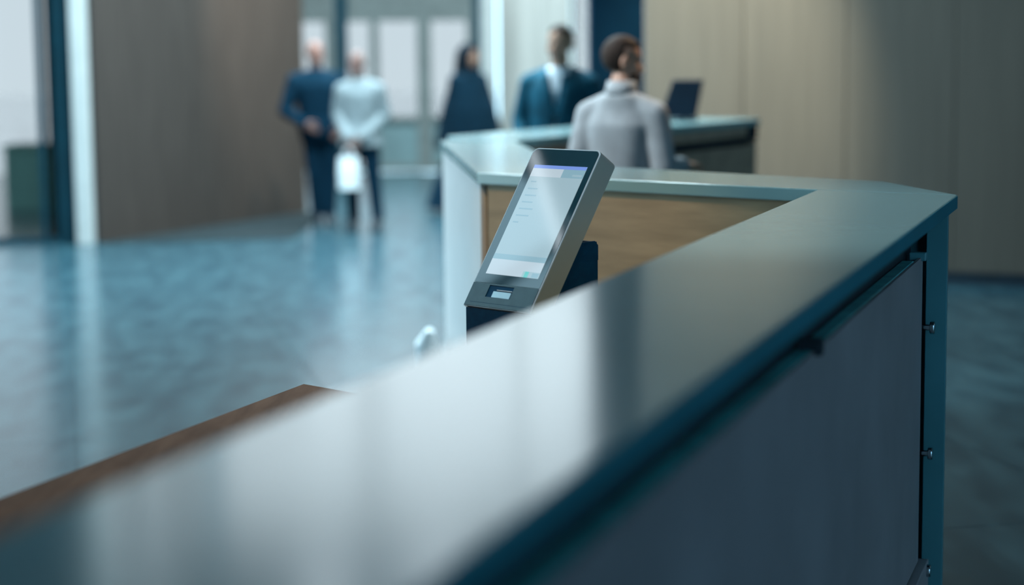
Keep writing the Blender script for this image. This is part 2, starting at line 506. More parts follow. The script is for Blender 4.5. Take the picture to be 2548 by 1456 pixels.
# end fin in painted steel with its light edge
prism('end_post', [C2(-0.075, -0.018), C2(-0.045, -0.018), C2(-0.045, -0.078), C2(-0.075, -0.078)], 0.0, HT - TH, 'steel_teal', r, bevel=0.0015, off=base, seg=1)
prism('end_panel', [C2(-0.045, -0.02), C2(-0.035, -0.02), C2(0.05, -0.38), C2(0.04, -0.38)], 0.0, HT - TH, 'steel_teal', r, off=base)
for zc in (0.845, 0.475, 0.125):
    b0 = C2(-0.13, -0.10)
    b1 = C2(-0.13, -0.058)
    b2 = C2(-0.13, -0.044)
    bolt = cyl('standoff_bolt', (*b0, zc), (*b1, zc), 0.009, 'chrome', r, off=base)
    bolt['label'] = 'chrome standoff bolt'
    cyl('bolt_head', (*b1, zc), (*b2, zc), 0.019, 'chrome', bolt, bevel=0.003, off=base)
for s, m_ in ((-1.98, 'dark_core'), (-0.20, 'steel_teal')):
    prism('clip', [C2(s, -0.065), C2(s + 0.035, -0.065), C2(s + 0.035, -0.112), C2(s, -0.112)], 1.045, 1.068 if m_ == 'steel_teal' else 1.078, m_, r, bevel=0.003, off=base)

# ------------------------------------------------------------------ cross counter with the white end wing
P_ch = (1.203, 6.209)
P_in = (0.192, 7.376)
P_wi = (0.019, 9.343)
P_wb = (-0.343, 9.426)
P_cl = (-0.119, 6.885)
base = (0.3, 7.2, 0)
r = empty('reception_counter', base)
tag(r, 'angled white topped counter with oak front and white end beyond the kiosk', 'counter')
prism('countertop', [(Eo.x, Eo.y + 0.0005), P_ch, P_in, P_wi, P_wb, P_cl, Inn], HT - TH, HT, 'top_white', r, bevel=0.003, off=base)
cd = (Vector(Inn) - Vector(P_cl)).normalized()
cn = Vector((-cd.y, cd.x))
q = lambda p, s, t: tuple(Vector(p) + cd * s + cn * t)
prism('oak_panel', [q(P_cl, 0.034, 0.016), q(Inn, 0.02, 0.016), q(Inn, 0.02, 0.036), q(P_cl, 0.034, 0.036)], 0.0, HT - TH, 'oak', r, off=base)['label'] = 'warm oak veneer front'
ed = (Vector(P_wb) - Vector(P_cl)).normalized()
en = Vector((ed.y, -ed.x))
w = lambda p, s, t: tuple(Vector(p) + ed * s + en * t)
prism('end_panel', [w(P_cl, 0.004, 0.010), w(P_wb, -0.02, 0.010), w(P_wb, -0.02, 0.036), w(P_cl, 0.012, 0.034)], 0.0, HT - TH, 'white_paint', r, bevel=0.002, off=base)['label'] = 'white lacquered end panel'
prism('core', [(1.20, 5.80), (1.12, 6.17), (0.15, 7.30), (-0.02, 9.28), (-0.27, 9.34), w(P_cl, 0.06, 0.04), q(P_cl, 0.06, 0.04), q(Inn, 0.03, 0.04)], 0.05, HT - TH, 'white_paint', r, off=base)
prism('inner_panel', [(1.205, 6.15), (1.215, 6.16), (0.175, 7.36), (0.16, 7.34)], 0.0, HT - TH, 'brown_front', r, off=base)

# rear counter
rd = Vector((0.503, 0.864)).normalized()
rn = Vector((-rd.y, rd.x))
R0 = Vector((0.019, 9.349))
RL = 3.03
R2 = lambda s, t: tuple(R0 + rd * s + rn * t)
base = (*R2(1.5, 0.2), 0)
r = empty('reception_counter', base)
tag(r, 'rear white topped counter with brown front carrying the dark monitor', 'counter')
prism('countertop', [R2(0.005, 0.0), R2(RL, 0.0), R2(RL, 0.60), R2(0.35, 0.60), R2(0.06, 0.30)], HT - TH, HT, 'top_white', r, bevel=0.003, off=base)
prism('front_panel', [R2(0.06, 0.02), R2(RL - 0.03, 0.02), R2(RL - 0.03, 0.05), R2(0.06, 0.05)], 0.0, HT - 0.16, 'brown_front', r, off=base)
prism('edge_rail', [R2(0.06, 0.012), R2(RL - 0.16, 0.012), R2(RL - 0.16, 0.05), R2(0.06, 0.05)], HT - 0.105, HT - TH, 'brown_front', r, off=base)
prism('edge_end', [R2(RL - 0.16, 0.010), R2(RL - 0.012, 0.010), R2(RL - 0.012, 0.05), R2(RL - 0.16, 0.05)], HT - 0.125, HT - TH, 'navy_trouser', r, off=base)
prism('core', [R2(0.14, 0.06), R2(RL - 0.05, 0.06), R2(RL - 0.05, 0.55), R2(0.4, 0.55), R2(0.2, 0.30)], 0.04, HT - TH, 'dark_core', r, off=base)
prism('end_panel', [R2(RL - 0.03, 0.02), R2(RL - 0.01, 0.02), R2(RL - 0.01, 0.58), R2(RL - 0.03, 0.58)], 0.0, HT - TH, 'brown_front', r, off=base)

# monitor on the rear counter
mp_ = R2(2.50, 0.30)
r = empty('monitor', (*mp_, HT), math.radians(-10))
tag(r, 'dark flat monitor on a stand on the rear counter', 'monitor')
sc_ = pd('screen_case', *merge([([(x * (0.092 if z else 0.11) + (0.055 if z else 0) - 0.01, y, 0.02 + z * 0.225) for z in (0, 1) for y in (0.0 + z * 0.10, 0.035 + z * 0.10) for x in (-1, 1)], [[0, 1, 3, 2], [4, 6, 7, 5], [0, 4, 5, 1], [2, 3, 7, 6], [0, 2, 6, 4], [1, 5, 7, 3]])]), 'monitor', r, bevel=0.006)
cyl('stand_neck', (0.02, 0.10, 0.01), (0.02, 0.08, 0.11), 0.02, 'slot_metal', r)
box('stand_base', (0.02, 0.12, 0.006), (0.16, 0.14, 0.012), 'monitor', r, bevel=0.004)
cyl('cable', (0.09, 0.06, 0.004), (0.09, 0.05, 0.10), 0.005, 'monitor', r)

# low wooden desk behind the near wing
A = Vector((-0.581, 5.28))
dl = Vector((0.337, 0.941)).normalized()
de = Vector((0.71, -0.704)).normalized()
base = (*(A - dl * 1.4 + de * 0.35), 0)
r = empty('wooden_desk', base)
tag(r, 'brown wooden desk end seen beyond the white counter at lower left', 'desk')
prism('tabletop', [tuple(A), tuple(A + de * 0.72), tuple(A + de * 0.72 - dl * 2.9), tuple(A - dl * 2.9)], 0.71, 0.74, 'brown_desk', r, bevel=0.003, off=base)
for k in (0.08, 1.4, 2.76):
    p = A - dl * k
    prism('leg_panel', [tuple(p + de * 0.05), tuple(p + de * 0.67), tuple(p + de * 0.67 - dl * 0.03), tuple(p + de * 0.05 - dl * 0.03)], 0.0, 0.71, 'brown_desk', r, off=base)

# ------------------------------------------------------------------ kiosk
yaw, lean, KW, KL, KT, KZ = 0.8065, 0.5898, 0.2563, 0.4943, 0.0679, 0.973
k = empty('touchscreen_kiosk', (-0.1313, 5.15, 0), -yaw)
tag(k, 'slanted touchscreen terminal with silver side and dark base inside the counter', 'kiosk')
sl, cl = math.sin(lean), math.cos(lean)


def K(a, l, t):
    """a across, l up the face, t depth behind the face"""
    return (a, l * sl + t * cl, KZ + l * cl - t * sl)


def face_poly(a0, a1, l0, l1, rt=0.0, rb=0.0):
    pts = []
    def arc(cx, cyy, rr, s):
        if rr <= 0:
            pts.append((cx, cyy))
            return
        for i in range(7):
            an = s + math.pi / 2 * i / 6
            pts.append((cx + rr * math.cos(an), cyy + rr * math.sin(an)))
    arc(a1 - rt, l1 - rt, rt, 0)
    arc(a0 + rt, l1 - rt, rt, math.pi / 2)
    arc(a0 + rb, l0 + rb, rb, math.pi)
    arc(a1 - rb, l0 + rb, rb, 1.5 * math.pi)
    return pts


def slab(name, poly, t0, t1, m, parent, bevel=0.0):
    n = len(poly)
    v = [K(a, l, t0) for a, l in poly] + [K(a, l, t1) for a, l in poly]
    f = [list(range(n))[::-1], list(range(n, 2 * n))] + [[i, (i + 1) % n, n + (i + 1) % n, n + i] for i in range(n)]
    return pd(name, v, f, m, parent, bevel=bevel, seg=1)


slab('housing', face_poly(0, KW, 0, KL, 0.018), 0.0025, KT, 'aluminium', k)['label'] = 'brushed aluminium side of the display'
slab('trim_frame', face_poly(0, KW, 0.0, KL, 0.018), 0.0, 0.0025, 'alu_edge', k)
gls = slab('display_glass', face_poly(0.0034, KW - 0.0042, 0.0722, KL - 0.0034, 0.0150, 0.004), -0.001, 0.0, 'black_glass', k)
gls['label'] = 'black glass bezel'
scn = slab('screen', face_poly(0.032, 0.232, 0.0995, 0.4405), -0.0015, -0.001, 'scr_main', k)
scn['label'] = 'lit pale blue touchscreen page'
TX = -0.0018
def ui(nm, a0, a1, l0, l1, m):
    return slab(nm, face_poly(a0, a1, l0, l1), TX, -0.0015, m, scn)
ui('header_bar', 0.032, 0.232, 0.430, 0.4405, 'scr_blue')
ui('header_strip', 0.032, 0.150, 0.404, 0.430, 'scr_white')
ui('header_field', 0.150, 0.232, 0.404, 0.430, 'scr_band')
ui('header_text', 0.190, 0.226, 0.409, 0.415, 'scr_main')
for i, (a1, l) in enumerate(((0.066, 0.388), (0.082, 0.366), (0.088, 0.345), (0.086, 0.324), (0.098, 0.303), (0.094, 0.282), (0.066, 0.261))):
    ui('text_line', 0.046, a1, l - 0.002, l + 0.002, 'scr_dark')
ui('grey_band', 0.032, 0.232, 0.146, 0.162, 'scr_band')
ui('white_band', 0.032, 0.232, 0.117, 0.146, 'scr_white')
ui('footer_band', 0.032, 0.176, 0.0995, 0.117, 'scr_white')
ui('teal_button', 0.168, 0.190, 0.0995, 0.117, 'scr_teal')
ui('grey_button', 0.204, 0.228, 0.1015, 0.114, 'scr_band')
# plate with the ticket slot
S0, S1, L0, L1 = 0.069, 0.163, 0.031, 0.0665
pl = slab('slot_plate', face_poly(0.003, S0, 0.002, 0.0705), -0.0022, 0.0, 'kiosk_grey', k)
slab('plate_piece', face_poly(S1, KW - 0.0042, 0.002, 0.0705), -0.0022, 0.0, 'kiosk_grey', pl)
slab('plate_piece', face_poly(S0, S1, 0.002, L0), -0.0022, 0.0, 'kiosk_grey', pl)
slab('plate_piece', face_poly(S0, S1, L1, 0.0705), -0.0022, 0.0, 'kiosk_grey', pl)
sh = slab('slot_recess', face_poly(S0, S1, L0, L1), -0.0006, 0.0, 'kiosk_dark', k)
slab('slot_floor', face_poly(S0 + 0.022, S1 - 0.004, L0 + 0.001, L0 + 0.019), -0.0012, -0.0006, 'slot_metal', sh)
slab('ticket', face_poly(S0 + 0.034, S1 - 0.002, L0 + 0.0215, L0 + 0.0235), -0.0030, -0.0006, 'paper', sh)
slab('plate_groove', face_poly(0.02, KW - 0.01, 0.0125, 0.0133), -0.0024, -0.0022, 'kiosk_dark', pl)
# base housing: side profile behind and below the display, open well at the rear
yb, zt = 0.262, KZ + 0.17
IN = 0.004
pr = [(0.004, 0.62), (0.004, KZ - 0.004), (0.0565, 0.938), (0.0565 + 0.556 * 0.19, 0.935 + 0.831 * 0.19), (yb, 0.935 + 0.831 * 0.19), (yb, 0.62)]
ext_x('base_housing', pr, IN, KW - IN, 'kiosk_dark', k, bevel=0.003)['label'] = 'dark navy base housing'
zz = 0.935 + 0.831 * 0.19
rim_prof = [(0.0565 + 0.556 * 0.188, zz - 0.002), (0.0565 + 0.556 * 0.25 + 0.002, zt), (yb - 0.012, zt), (yb, zt - 0.012), (yb, zz - 0.002)]
ext_x('base_rim', rim_prof, KW - IN - 0.005, KW - IN, 'kiosk_dark', k)
ext_x('base_rim', rim_prof, IN, IN + 0.005, 'kiosk_dark', k)
box('base_rim', (KW / 2, yb - 0.003, (zz + zt) / 2 - 0.003), (KW - 2 * IN - 0.01, 0.006, zt - zz), 'kiosk_dark', k)
box('pedestal', (KW / 2, 0.135, 0.315), (0.13, 0.13, 0.61), 'kiosk_dark', k, bevel=0.006)
box('foot_plate', (KW / 2, 0.135, 0.006), (0.36, 0.34, 0.012), 'kiosk_dark', k, bevel=0.003)


# ------------------------------------------------------------------ people
def capsule(p0, r0, p1, r1, seg=14, rings=4, flat=None):
    p0, p1 = Vector(p0), Vector(p1)
    a = p1 - p0
    if a.length < 1e-6:
        a = Vector((0, 0, 1e-5))
    an = a.normalized()
    u = an.orthogonal().normalized()
    wv = an.cross(u)
    V, Fc = [], []
    rows = []
    for i in range(rings + 1):
        t = -math.pi / 2 + math.pi / 2 * i / rings
        rows.append((p0 + an * (r0 * math.sin(t)), r0 * math.cos(t)))
    for i in range(rings + 1):
        t = math.pi / 2 * i / rings
        rows.append((p1 + an * (r1 * math.sin(t)), r1 * math.cos(t)))
    for (cpt, rr) in rows:
        rr = max(rr, 1e-4)
        for kx in range(seg):
            th = 2 * math.pi * kx / seg
            V.append(cpt + (u * math.cos(th) + wv * math.sin(th)) * rr)
    for i in range(len(rows) - 1):
        for kx in range(seg):
            j = (kx + 1) % seg
            Fc.append([i * seg + kx, i * seg + j, (i + 1) * seg + j, (i + 1) * seg + kx])
    Fc.append(list(range(seg))[::-1])
    Fc.append([(len(rows) - 1) * seg + kx for kx in range(seg)])
    return V, Fc


def chain(pts):
    return [capsule(pts[i][0], pts[i][1], pts[i + 1][0], pts[i + 1][1]) for i in range(len(pts) - 1)]


def loft(secs, seg=24):
    """secs: (cx, cy, z, rx, ry)"""
    V, Fc = [], []
    for cx, cyy, z, rx, ry in secs:
        for kx in range(seg):
            th = 2 * math.pi * kx / seg
            ct, st = math.cos(th), math.sin(th)
            V.append((cx + rx * math.copysign(abs(ct) ** 0.85, ct), cyy + ry * math.copysign(abs(st) ** 0.85, st), z))
    for i in range(len(secs) - 1):
        for kx in range(seg):
            j = (kx + 1) % seg
            Fc.append([i * seg + kx, i * seg + j, (i + 1) * seg + j, (i + 1) * seg + kx])
    Fc.append(list(range(seg))[::-1])
    Fc.append([(len(secs) - 1) * seg + kx for kx in range(seg)])
    return V, Fc


def ell(c, r3, seg=20, rings=12):
    V, Fc = [], []
    for i in range(rings + 1):
        ph = -math.pi / 2 + math.pi * i / rings
        for kx in range(seg):
            th = 2 * math.pi * kx / seg
            cp = max(math.cos(ph), 0.002)
            V.append((c[0] + r3[0] * cp * math.cos(th), c[1] + r3[1] * cp * math.sin(th), c[2] + r3[2] * math.sin(ph)))
    for i in range(rings):
        for kx in range(seg):
            j = (kx + 1) % seg
            Fc.append([i * seg + kx, i * seg + j, (i + 1) * seg + j, (i + 1) * seg + kx])
    Fc.append(list(range(seg))[::-1])
    Fc.append([rings * seg + kx for kx in range(seg)])
    return V, Fc


def xf(part, mtx):
    V, Fc = part
    return [tuple(mtx @ Vector(v)) for v in V], Fc


def fuse(name, parts, vox, m, parent, smooth_it=3):
    """weld overlapping closed shapes into one continuous skin"""
    V, Fc = merge(parts)
    me = bpy.data.meshes.new(name + '_raw')
    me.from_pydata(V, [], Fc)
    me.update()
    bm = bmesh.new()
    bm.from_mesh(me)
    bmesh.ops.recalc_face_normals(bm, faces=bm.faces)
    bm.to_mesh(me)
    bm.free()
    tmp = bpy.data.objects.new(name + '_raw', me)
    COL.objects.link(tmp)
    md = tmp.modifiers.new('remesh', 'REMESH')
    md.mode = 'VOXEL'
    md.voxel_size = vox
    md.adaptivity = 0.0
    if smooth_it:
        ms = tmp.modifiers.new('smooth', 'SMOOTH')
        ms.iterations = smooth_it
        ms.factor = 0.5
    dg = bpy.context.evaluated_depsgraph_get()
    out = bpy.data.meshes.new_from_object(tmp.evaluated_get(dg))
    out.name = name
    bpy.data.objects.remove(tmp)
    bpy.data.meshes.remove(me)
    return link(name, out, m, parent, smooth=True)


def hand(wrist, fdir, palm_n, side, spread=0.0, curl=0.5):
    """five fingers on a palm; fdir points from wrist to fingertips, palm_n out of the palm, side = direction of the thumb"""
    f_, pn, sd = Vector(fdir).normalized(), Vector(palm_n).normalized(), Vector(side).normalized()
    wv = Vector(wrist)
    parts = []
    for t in (-1.0, -0.33, 0.33, 1.0):
        parts.append(capsule(wv + f_ * 0.01 + sd * 0.014 * t, 0.015, wv + f_ * 0.082 + sd * 0.027 * t, 0.0125))
    lens = ((0.070, 1.0), (0.080, 0.34), (0.074, -0.34), (0.057, -1.0))
    for ln, t in lens:
        b0 = wv + f_ * 0.085 + sd * 0.027 * t
        c1, c2, c3 = 0.5 * curl, 1.3 * curl, 2.0 * curl
        p = b0
        rr = 0.0098
        for frac, an in ((0.45, c1), (0.32, c2), (0.23, c3)):
            d_ = f_ * math.cos(an) + pn * math.sin(an)
            p2 = p + d_ * ln * frac
            parts.append(capsule(p, rr, p2, rr - 0.0007, seg=10, rings=3))
            p, rr = p2, rr - 0.0007
    b0 = wv + f_ * 0.025 + sd * 0.022
    p1 = b0 + (f_ * 0.6 + sd * 0.75 + pn * 0.25).normalized() * 0.042
    p2 = p1 + (f_ * 0.85 + sd * 0.3 + pn * 0.4).normalized() * 0.032
    p3 = p2 + (f_ * 0.9 + sd * 0.05 + pn * 0.45).normalized() * 0.024
    parts += [capsule(b0, 0.016, p1, 0.0115, 10, 3), capsule(p1, 0.0115, p2, 0.010, 10, 3), capsule(p2, 0.010, p3, 0.009, 10, 3)]
    return parts


def head_parts(zc, s=1.0):
    """head facing -y, centred on the origin column; zc = height of the eyes"""
    P = []
    P.append(ell((0, 0.012, zc + 0.025 * s), (0.074 * s, 0.096 * s, 0.092 * s)))
    P.append(ell((0, -0.018, zc - 0.040 * s), (0.061 * s, 0.066 * s, 0.086 * s)))
    P.append(ell((0, -0.050 * s, zc - 0.095 * s), (0.030 * s, 0.028 * s, 0.022 * s)))
    P.append(capsule((0, -0.078 * s, zc + 0.002), 0.009 * s, (0, -0.098 * s, zc - 0.038 * s), 0.012 * s))
    P.append(ell((0, -0.092 * s, zc - 0.043 * s), (0.017 * s, 0.014 * s, 0.010 * s)))
    P.append(capsule((-0.036 * s, -0.066 * s, zc + 0.022 * s), 0.012 * s, (0.036 * s, -0.066 * s, zc + 0.022 * s), 0.012 * s))
    P.append(capsule((-0.016 * s, -0.080 * s, zc - 0.072 * s), 0.008 * s, (0.016 * s, -0.080 * s, zc - 0.072 * s), 0.008 * s))
    for sx in (-1, 1):
        P.append(ell((sx * 0.036 * s, -0.048 * s, zc - 0.036 * s), (0.028 * s, 0.026 * s, 0.034 * s)))
        P.append(ell((sx * 0.077 * s, 0.014, zc - 0.012 * s), (0.010 * s, 0.020 * s, 0.033 * s)))
    return P


def hair_mesh(name, zc, s, m, parent, mtx, line, grow=1.07, extra=()):
    """shell over the skull kept where line(x, y, z) is true"""
    V, Fc = ell((0, 0.012, zc + 0.025 * s), (0.074 * s * grow, 0.096 * s * grow, 0.092 * s * grow), 32, 24)
    out = []
    for v in V:
        if line(v[0], v[1], v[2] - zc):
            out.append(v)
        else:
            out.append((v[0] * 0.88, 0.012 + (v[1] - 0.012) * 0.88, zc + 0.025 * s + (v[2] - zc - 0.025 * s) * 0.88))
    me_parts = [xf((out, Fc), mtx)] + [xf(e, mtx) for e in extra]
    return fuse(name, me_parts, 0.007, m, parent, 10 if extra else 3)


def person(loc, rz, h, cfg):
    root = empty('person', (loc[0], loc[1], 0), rz)
    s = h / 1.75
    zc = h - 0.112 * s                     # eye line
    hx, hy = cfg.get('head', (0, 0))       # head offset
    hyaw = math.radians(cfg.get('head_yaw', 0))
    tilt = math.radians(cfg.get('head_tilt', 0))
    mh = Matrix.Translation((hx, hy, zc)) @ Matrix.Rotation(hyaw, 4, 'Z') @ Matrix.Rotation(tilt, 4, 'X') @ Matrix.Translation((0, 0, -zc))
    bw = cfg.get('build', 1.0)
    shz = 0.815 * h
    shx = 0.182 * s * bw
    hipz = 0.52 * h
    lx = cfg.get('lean', 0.0)              # sideways offset of shoulders against hips
    ly = cfg.get('stoop', 0.0)
    arms = cfg['arms']                     # per side: elbow, wrist, (hand dir, palm normal, thumb side), curl
    legs = cfg['legs']                     # per side: knee, ankle (x, y, z), toe direction
    skin, body = cfg.get('skin', 'skin'), []
    body += [xf(p, mh) for p in head_parts(zc, s)]
    body.append(capsule((hx, hy + 0.015, zc - 0.09 * s), 0.054 * s, (lx * 0.9, ly * 0.9 + 0.02, shz + 0.0), 0.060 * s))
    tors = [(0, 0, hipz - 0.06, 0.145, 0.105), (0, 0, hipz + 0.03, 0.158, 0.112), (lx * 0.3, ly * 0.3, 0.60 * h, 0.138, 0.100), (lx * 0.6, ly * 0.6, 0.68 * h, 0.150, 0.108), (lx * 0.9, ly * 0.9, 0.76 * h, 0.165, 0.112), (lx, ly, 0.80 * h, 0.135, 0.085), (lx, ly, 0.84 * h, 0.070, 0.060)]
    body.append(loft([(a, b, c_, rx * s * bw, ry * s * bw) for a, b, c_, rx, ry in tors]))
    top, trs = [], []
    g = cfg.get('loose', 0.016)
    top.append(loft([(a, b, c_, (rx * bw + g) * s, (ry * bw + g) * s) for a, b, c_, rx, ry in tors[:6]] + [(lx, ly + 0.01, 0.838 * h, (0.085 + g) * s, (0.066 + g) * s), (lx, ly + 0.01, 0.85 * h, 0.070 * s, 0.066 * s)]))
    if cfg.get('hem'):                     # jacket skirt below the hip
        top.append(loft([(0, 0, cfg['hem'] * h, (0.198 * bw + g) * s, (0.135 * bw + g) * s), (0, 0, hipz + 0.02, (0.180 * bw + g) * s, (0.124 * bw + g) * s), (0, 0, 0.58 * h, (0.14 * bw + g) * s, (0.10 * bw + g) * s)]))
    for sx, (el, wr, hd, cu) in zip((-1, 1), arms):
        sh_ = Vector((lx + sx * shx, ly, shz - 0.05))
        el, wr = Vector(el), Vector(wr)
        body += chain([(sh_, 0.052 * s), (el, 0.040 * s), (wr, 0.027 * s)])
        body += hand(wr + (wr - el).normalized() * 0.005, *hd, curl=cu)
        inn_ = Vector((lx + sx * 0.055 * s, ly + 0.012, 0.826 * h))
        cuff = wr - (wr - el).normalized() * 0.02
        top += chain([(inn_, 0.050 * s), (sh_, (0.058 + g * 0.8) * s), (el, (0.047 + g * 0.8) * s), (cuff, (0.034 + g * 0.6) * s)])
    for sx, (kn, an) in zip((-1, 1), legs):
        hp = Vector((sx * 0.085 * s, 0, hipz))
        kn, an = Vector(kn), Vector(an)
        body += chain([(hp, 0.085 * s), (kn, 0.056 * s), (an, 0.036 * s)])
        body.append(capsule(an, 0.036 * s, an + Vector((0, -0.09, -0.05)), 0.018 * s))
        trs += chain([(hp, 0.100 * s), (kn, 0.073 * s), (an + Vector((0, 0, 0.02)), 0.060 * s)])
        # shoe
        V, Fc = loft([(an.x, an.y - 0.055, 0.0, 0.046, 0.145), (an.x, an.y - 0.055, 0.028, 0.047, 0.145), (an.x, an.y - 0.045, 0.055, 0.042, 0.125), (an.x, an.y - 0.01, 0.085, 0.040, 0.07), (an.x, an.y, 0.11, 0.042, 0.052)])
        pd('shoe', V, Fc, 'shoe', root, smooth=True)
    trs.append(loft([(0, 0, hipz - 0.10, 0.165 * s * bw, 0.118 * s * bw), (0, 0, hipz + 0.03, (0.165 * bw) * s, 0.120 * s * bw), (0, 0, hipz + 0.10, 0.152 * s * bw, 0.112 * s * bw)]))
    bd = fuse('body', body, 0.0065, skin, root, 2)
    fuse(cfg['top_name'], top, 0.011, cfg['top'], root, 4)['label'] = cfg['top_label']
    if not cfg.get('no_trousers'):
        fuse('trousers', trs, 0.011, cfg.get('bottom', 'navy_trouser'), root, 4)
    for sx in (-1, 1):
        V, Fc = xf(ell((sx * 0.031 * s, -0.073 * s, zc), (0.013, 0.007, 0.0065), 10, 6), mh)
        pd('eye', V, Fc, 'eye', root, smooth=True)
    V, Fc = xf(ell((0, -0.089 * s, zc - 0.072 * s), (0.022, 0.004, 0.006), 12, 6), mh)
    pd('mouth', V, Fc, 'lips', root, smooth=True)
    if cfg.get('hair'):
        hm, lf, ex = cfg['hair']
        hair_mesh('hair', zc, s, hm, root, mh, lf, extra=[e for e in ex(zc, s)] if ex else ())
    if cfg.get('beard'):
        P = [xf(ell((0, -0.032 * s, zc - 0.082 * s), (0.060 * s, 0.060 * s, 0.052 * s)), mh)]
        fuse('beard', P, 0.008, cfg['beard'], root, 2)
    return root, dict(zc=zc, s=s, mh=mh)


short = lambda x, y, z: (z > 0.065 - 0.0 * y and y > -0.075) or (y > 0.02 and z > -0.06) or z > 0.085
fringe = lambda x, y, z: (y > 0.015 and -0.06 < z < 0.06)
thin = lambda x, y, z: (y > 0.0 and -0.05 < z < 0.075)

# man in the dark navy sweater
pr_, _ = person((-1.84, 18.72), math.radians(12), 1.76, dict(
    build=1.18, loose=0.026, head=(-0.03, -0.01), head_yaw=25, lean=-0.02, skin='skin_dark', top_name='sweater', top='navy_cloth', top_label='loose dark navy sweater',
    arms=[((-0.33, -0.02, 1.10), (-0.17, -0.20, 0.98), ((0.8, -0.2, -0.45), (0.2, 0.8, -0.2), (0.3, -0.2, 0.9)), 0.5),
          ((0.33, 0.02, 1.11), (0.21, -0.13, 0.93), ((-0.6, -0.3, -0.6), (-0.3, 0.8, 0), (-0.3, -0.2, 0.9)), 0.5)],
    legs=[((-0.07, -0.02, 0.50), (-0.045, 0.02, 0.085)), ((0.085, -0.01, 0.50), (0.075, -0.02, 0.085))],
    bottom='navy_trouser', hair=('hair_grey', fringe, None)))
tag(pr_, 'person in a loose navy sweater and dark trousers beside the taupe wall', 'person')

# man in the pale shirt with a white bag
pr_, _ = person((-1.40, 18.13), math.radians(-8), 1.66, dict(
    build=1.0, loose=0.028, head=(-0.02, -0.02), head_yaw=-12, skin='skin_dark', top_name='shirt', top='shirt_blue', top_label='pale grey blue shirt worn loose', hem=0.47,
    arms=[((-0.215, 0.02, 1.08), (-0.10, -0.14, 0.86), ((0.15, -0.15, -1), (0.3, 0.9, 0), (0.8, -0.4, 0)), 1.0),
          ((0.225, 0.03, 1.06), (0.05, -0.15, 0.86), ((-0.6, -0.15, -0.8), (-0.1, 0.9, 0), (-0.2, -0.5, 0.6)), 0.8)],
    legs=[((-0.085, -0.05, 0.47), (-0.085, 0.0, 0.085)), ((0.115, -0.02, 0.47), (0.15, -0.02, 0.085))],
    hair=('hair_grey', thin, None)))
tag(pr_, 'person in a pale blue grey shirt holding a white bag', 'person')
# the bag
bx_, by_ = -1.505, 17.93
r = empty('shopping_bag', (bx_, by_, 0.39))
tag(r, 'white paper carrier bag held by the person in the pale shirt', 'bag')
V, Fc = loft([(0, 0, 0.0, 0.098, 0.055), (0, 0, 0.15, 0.103, 0.052), (0, 0, 0.30, 0.092, 0.04)], 16)
pd('body', V, Fc, 'bag_white', r)
for yy in (-0.03, 0.03):
    P = chain([((-0.045, yy, 0.295), 0.004), ((-0.035, yy * 0.6, 0.36), 0.004), ((0.0, yy * 0.4, 0.385), 0.004), ((0.035, yy * 0.6, 0.36), 0.004), ((0.045, yy, 0.295), 0.004)])
    V, Fc = merge(P)
    pd('handle', V, Fc, 'paper', r)

# woman with long dark hair and a dark cape
longhair = lambda x, y, z: (y > -0.045 or z > 0.07) and z > -0.2
def long_ex(zc, s):
    return [loft([(0, 0.075, zc - 0.42, 0.095, 0.055), (0, 0.075, zc - 0.25, 0.130, 0.085), (0, 0.055, zc - 0.08, 0.122, 0.095), (0, 0.03, zc + 0.05, 0.105, 0.105), (0, 0.02, zc + 0.125, 0.05, 0.05)], 20),
            capsule((-0.085, -0.005, zc + 0.03), 0.034, (-0.098, -0.01, zc - 0.26), 0.034), capsule((0.085, -0.005, zc + 0.03), 0.034, (0.098, -0.01, zc - 0.26), 0.034)]
wx_, wy_ = -0.425, 20.0
pr_, inf = person((wx_, wy_), math.radians(40), 1.72, dict(
    build=0.98, loose=0.02, head=(0.0, -0.02), head_yaw=15, skin='skin', top_name='blouse', top='black_coat', top_label='dark top under the cape',
    arms=[((-0.20, -0.02, 1.08), (-0.13, -0.12, 0.92), ((0.3, -0.6, -0.6), (0.9, 0.2, 0), (0, -0.6, 0.6)), 0.6),
          ((0.20, -0.02, 1.08), (0.13, -0.12, 0.92), ((-0.3, -0.6, -0.6), (-0.9, 0.2, 0), (0, -0.6, 0.6)), 0.6)],
    legs=[((-0.08, -0.02, 0.48), (-0.08, 0.0, 0.085)), ((0.08, -0.01, 0.48), (0.08, -0.02, 0.085))],
    hair=('hair_dark', longhair, long_ex)))
tag(pr_, 'person with long dark hair in a wide black cape and long skirt', 'person')
h = 1.72
V, Fc = loft([(0, 0, 0.66, 0.345, 0.33), (0, 0, 0.80, 0.325, 0.31), (0, 0, 1.05, 0.285, 0.255), (0, 0, 1.28, 0.235, 0.17), (0, 0.0, 1.38, 0.205, 0.13), (0, 0.01, 1.44, 0.13, 0.10), (0, 0.01, 1.475, 0.078, 0.078)], 36)
V = [(x * (1 + 0.03 * math.sin(9 * math.atan2(y, x))), y * (1 + 0.03 * math.sin(9 * math.atan2(y, x))), z) for x, y, z in V]
fuse('cape', [(V, Fc)], 0.012, 'black_coat', pr_, 3)['label'] = 'wide black cape'
V, Fc = loft([(-0.09, 0.06, 0.04, 0.34, 0.31), (-0.07, 0.05, 0.25, 0.29, 0.27), (-0.03, 0.02, 0.55, 0.22, 0.20), (0, 0, 0.95, 0.175, 0.14)], 36)
V = [(x * (1 + 0.04 * math.sin(11 * math.atan2(y, x))), y * (1 + 0.04 * math.sin(11 * math.atan2(y, x))), z) for x, y, z in V]
fuse('skirt', [(V, Fc)], 0.012, 'navy_trouser', pr_, 3)['label'] = 'long dark skirt'

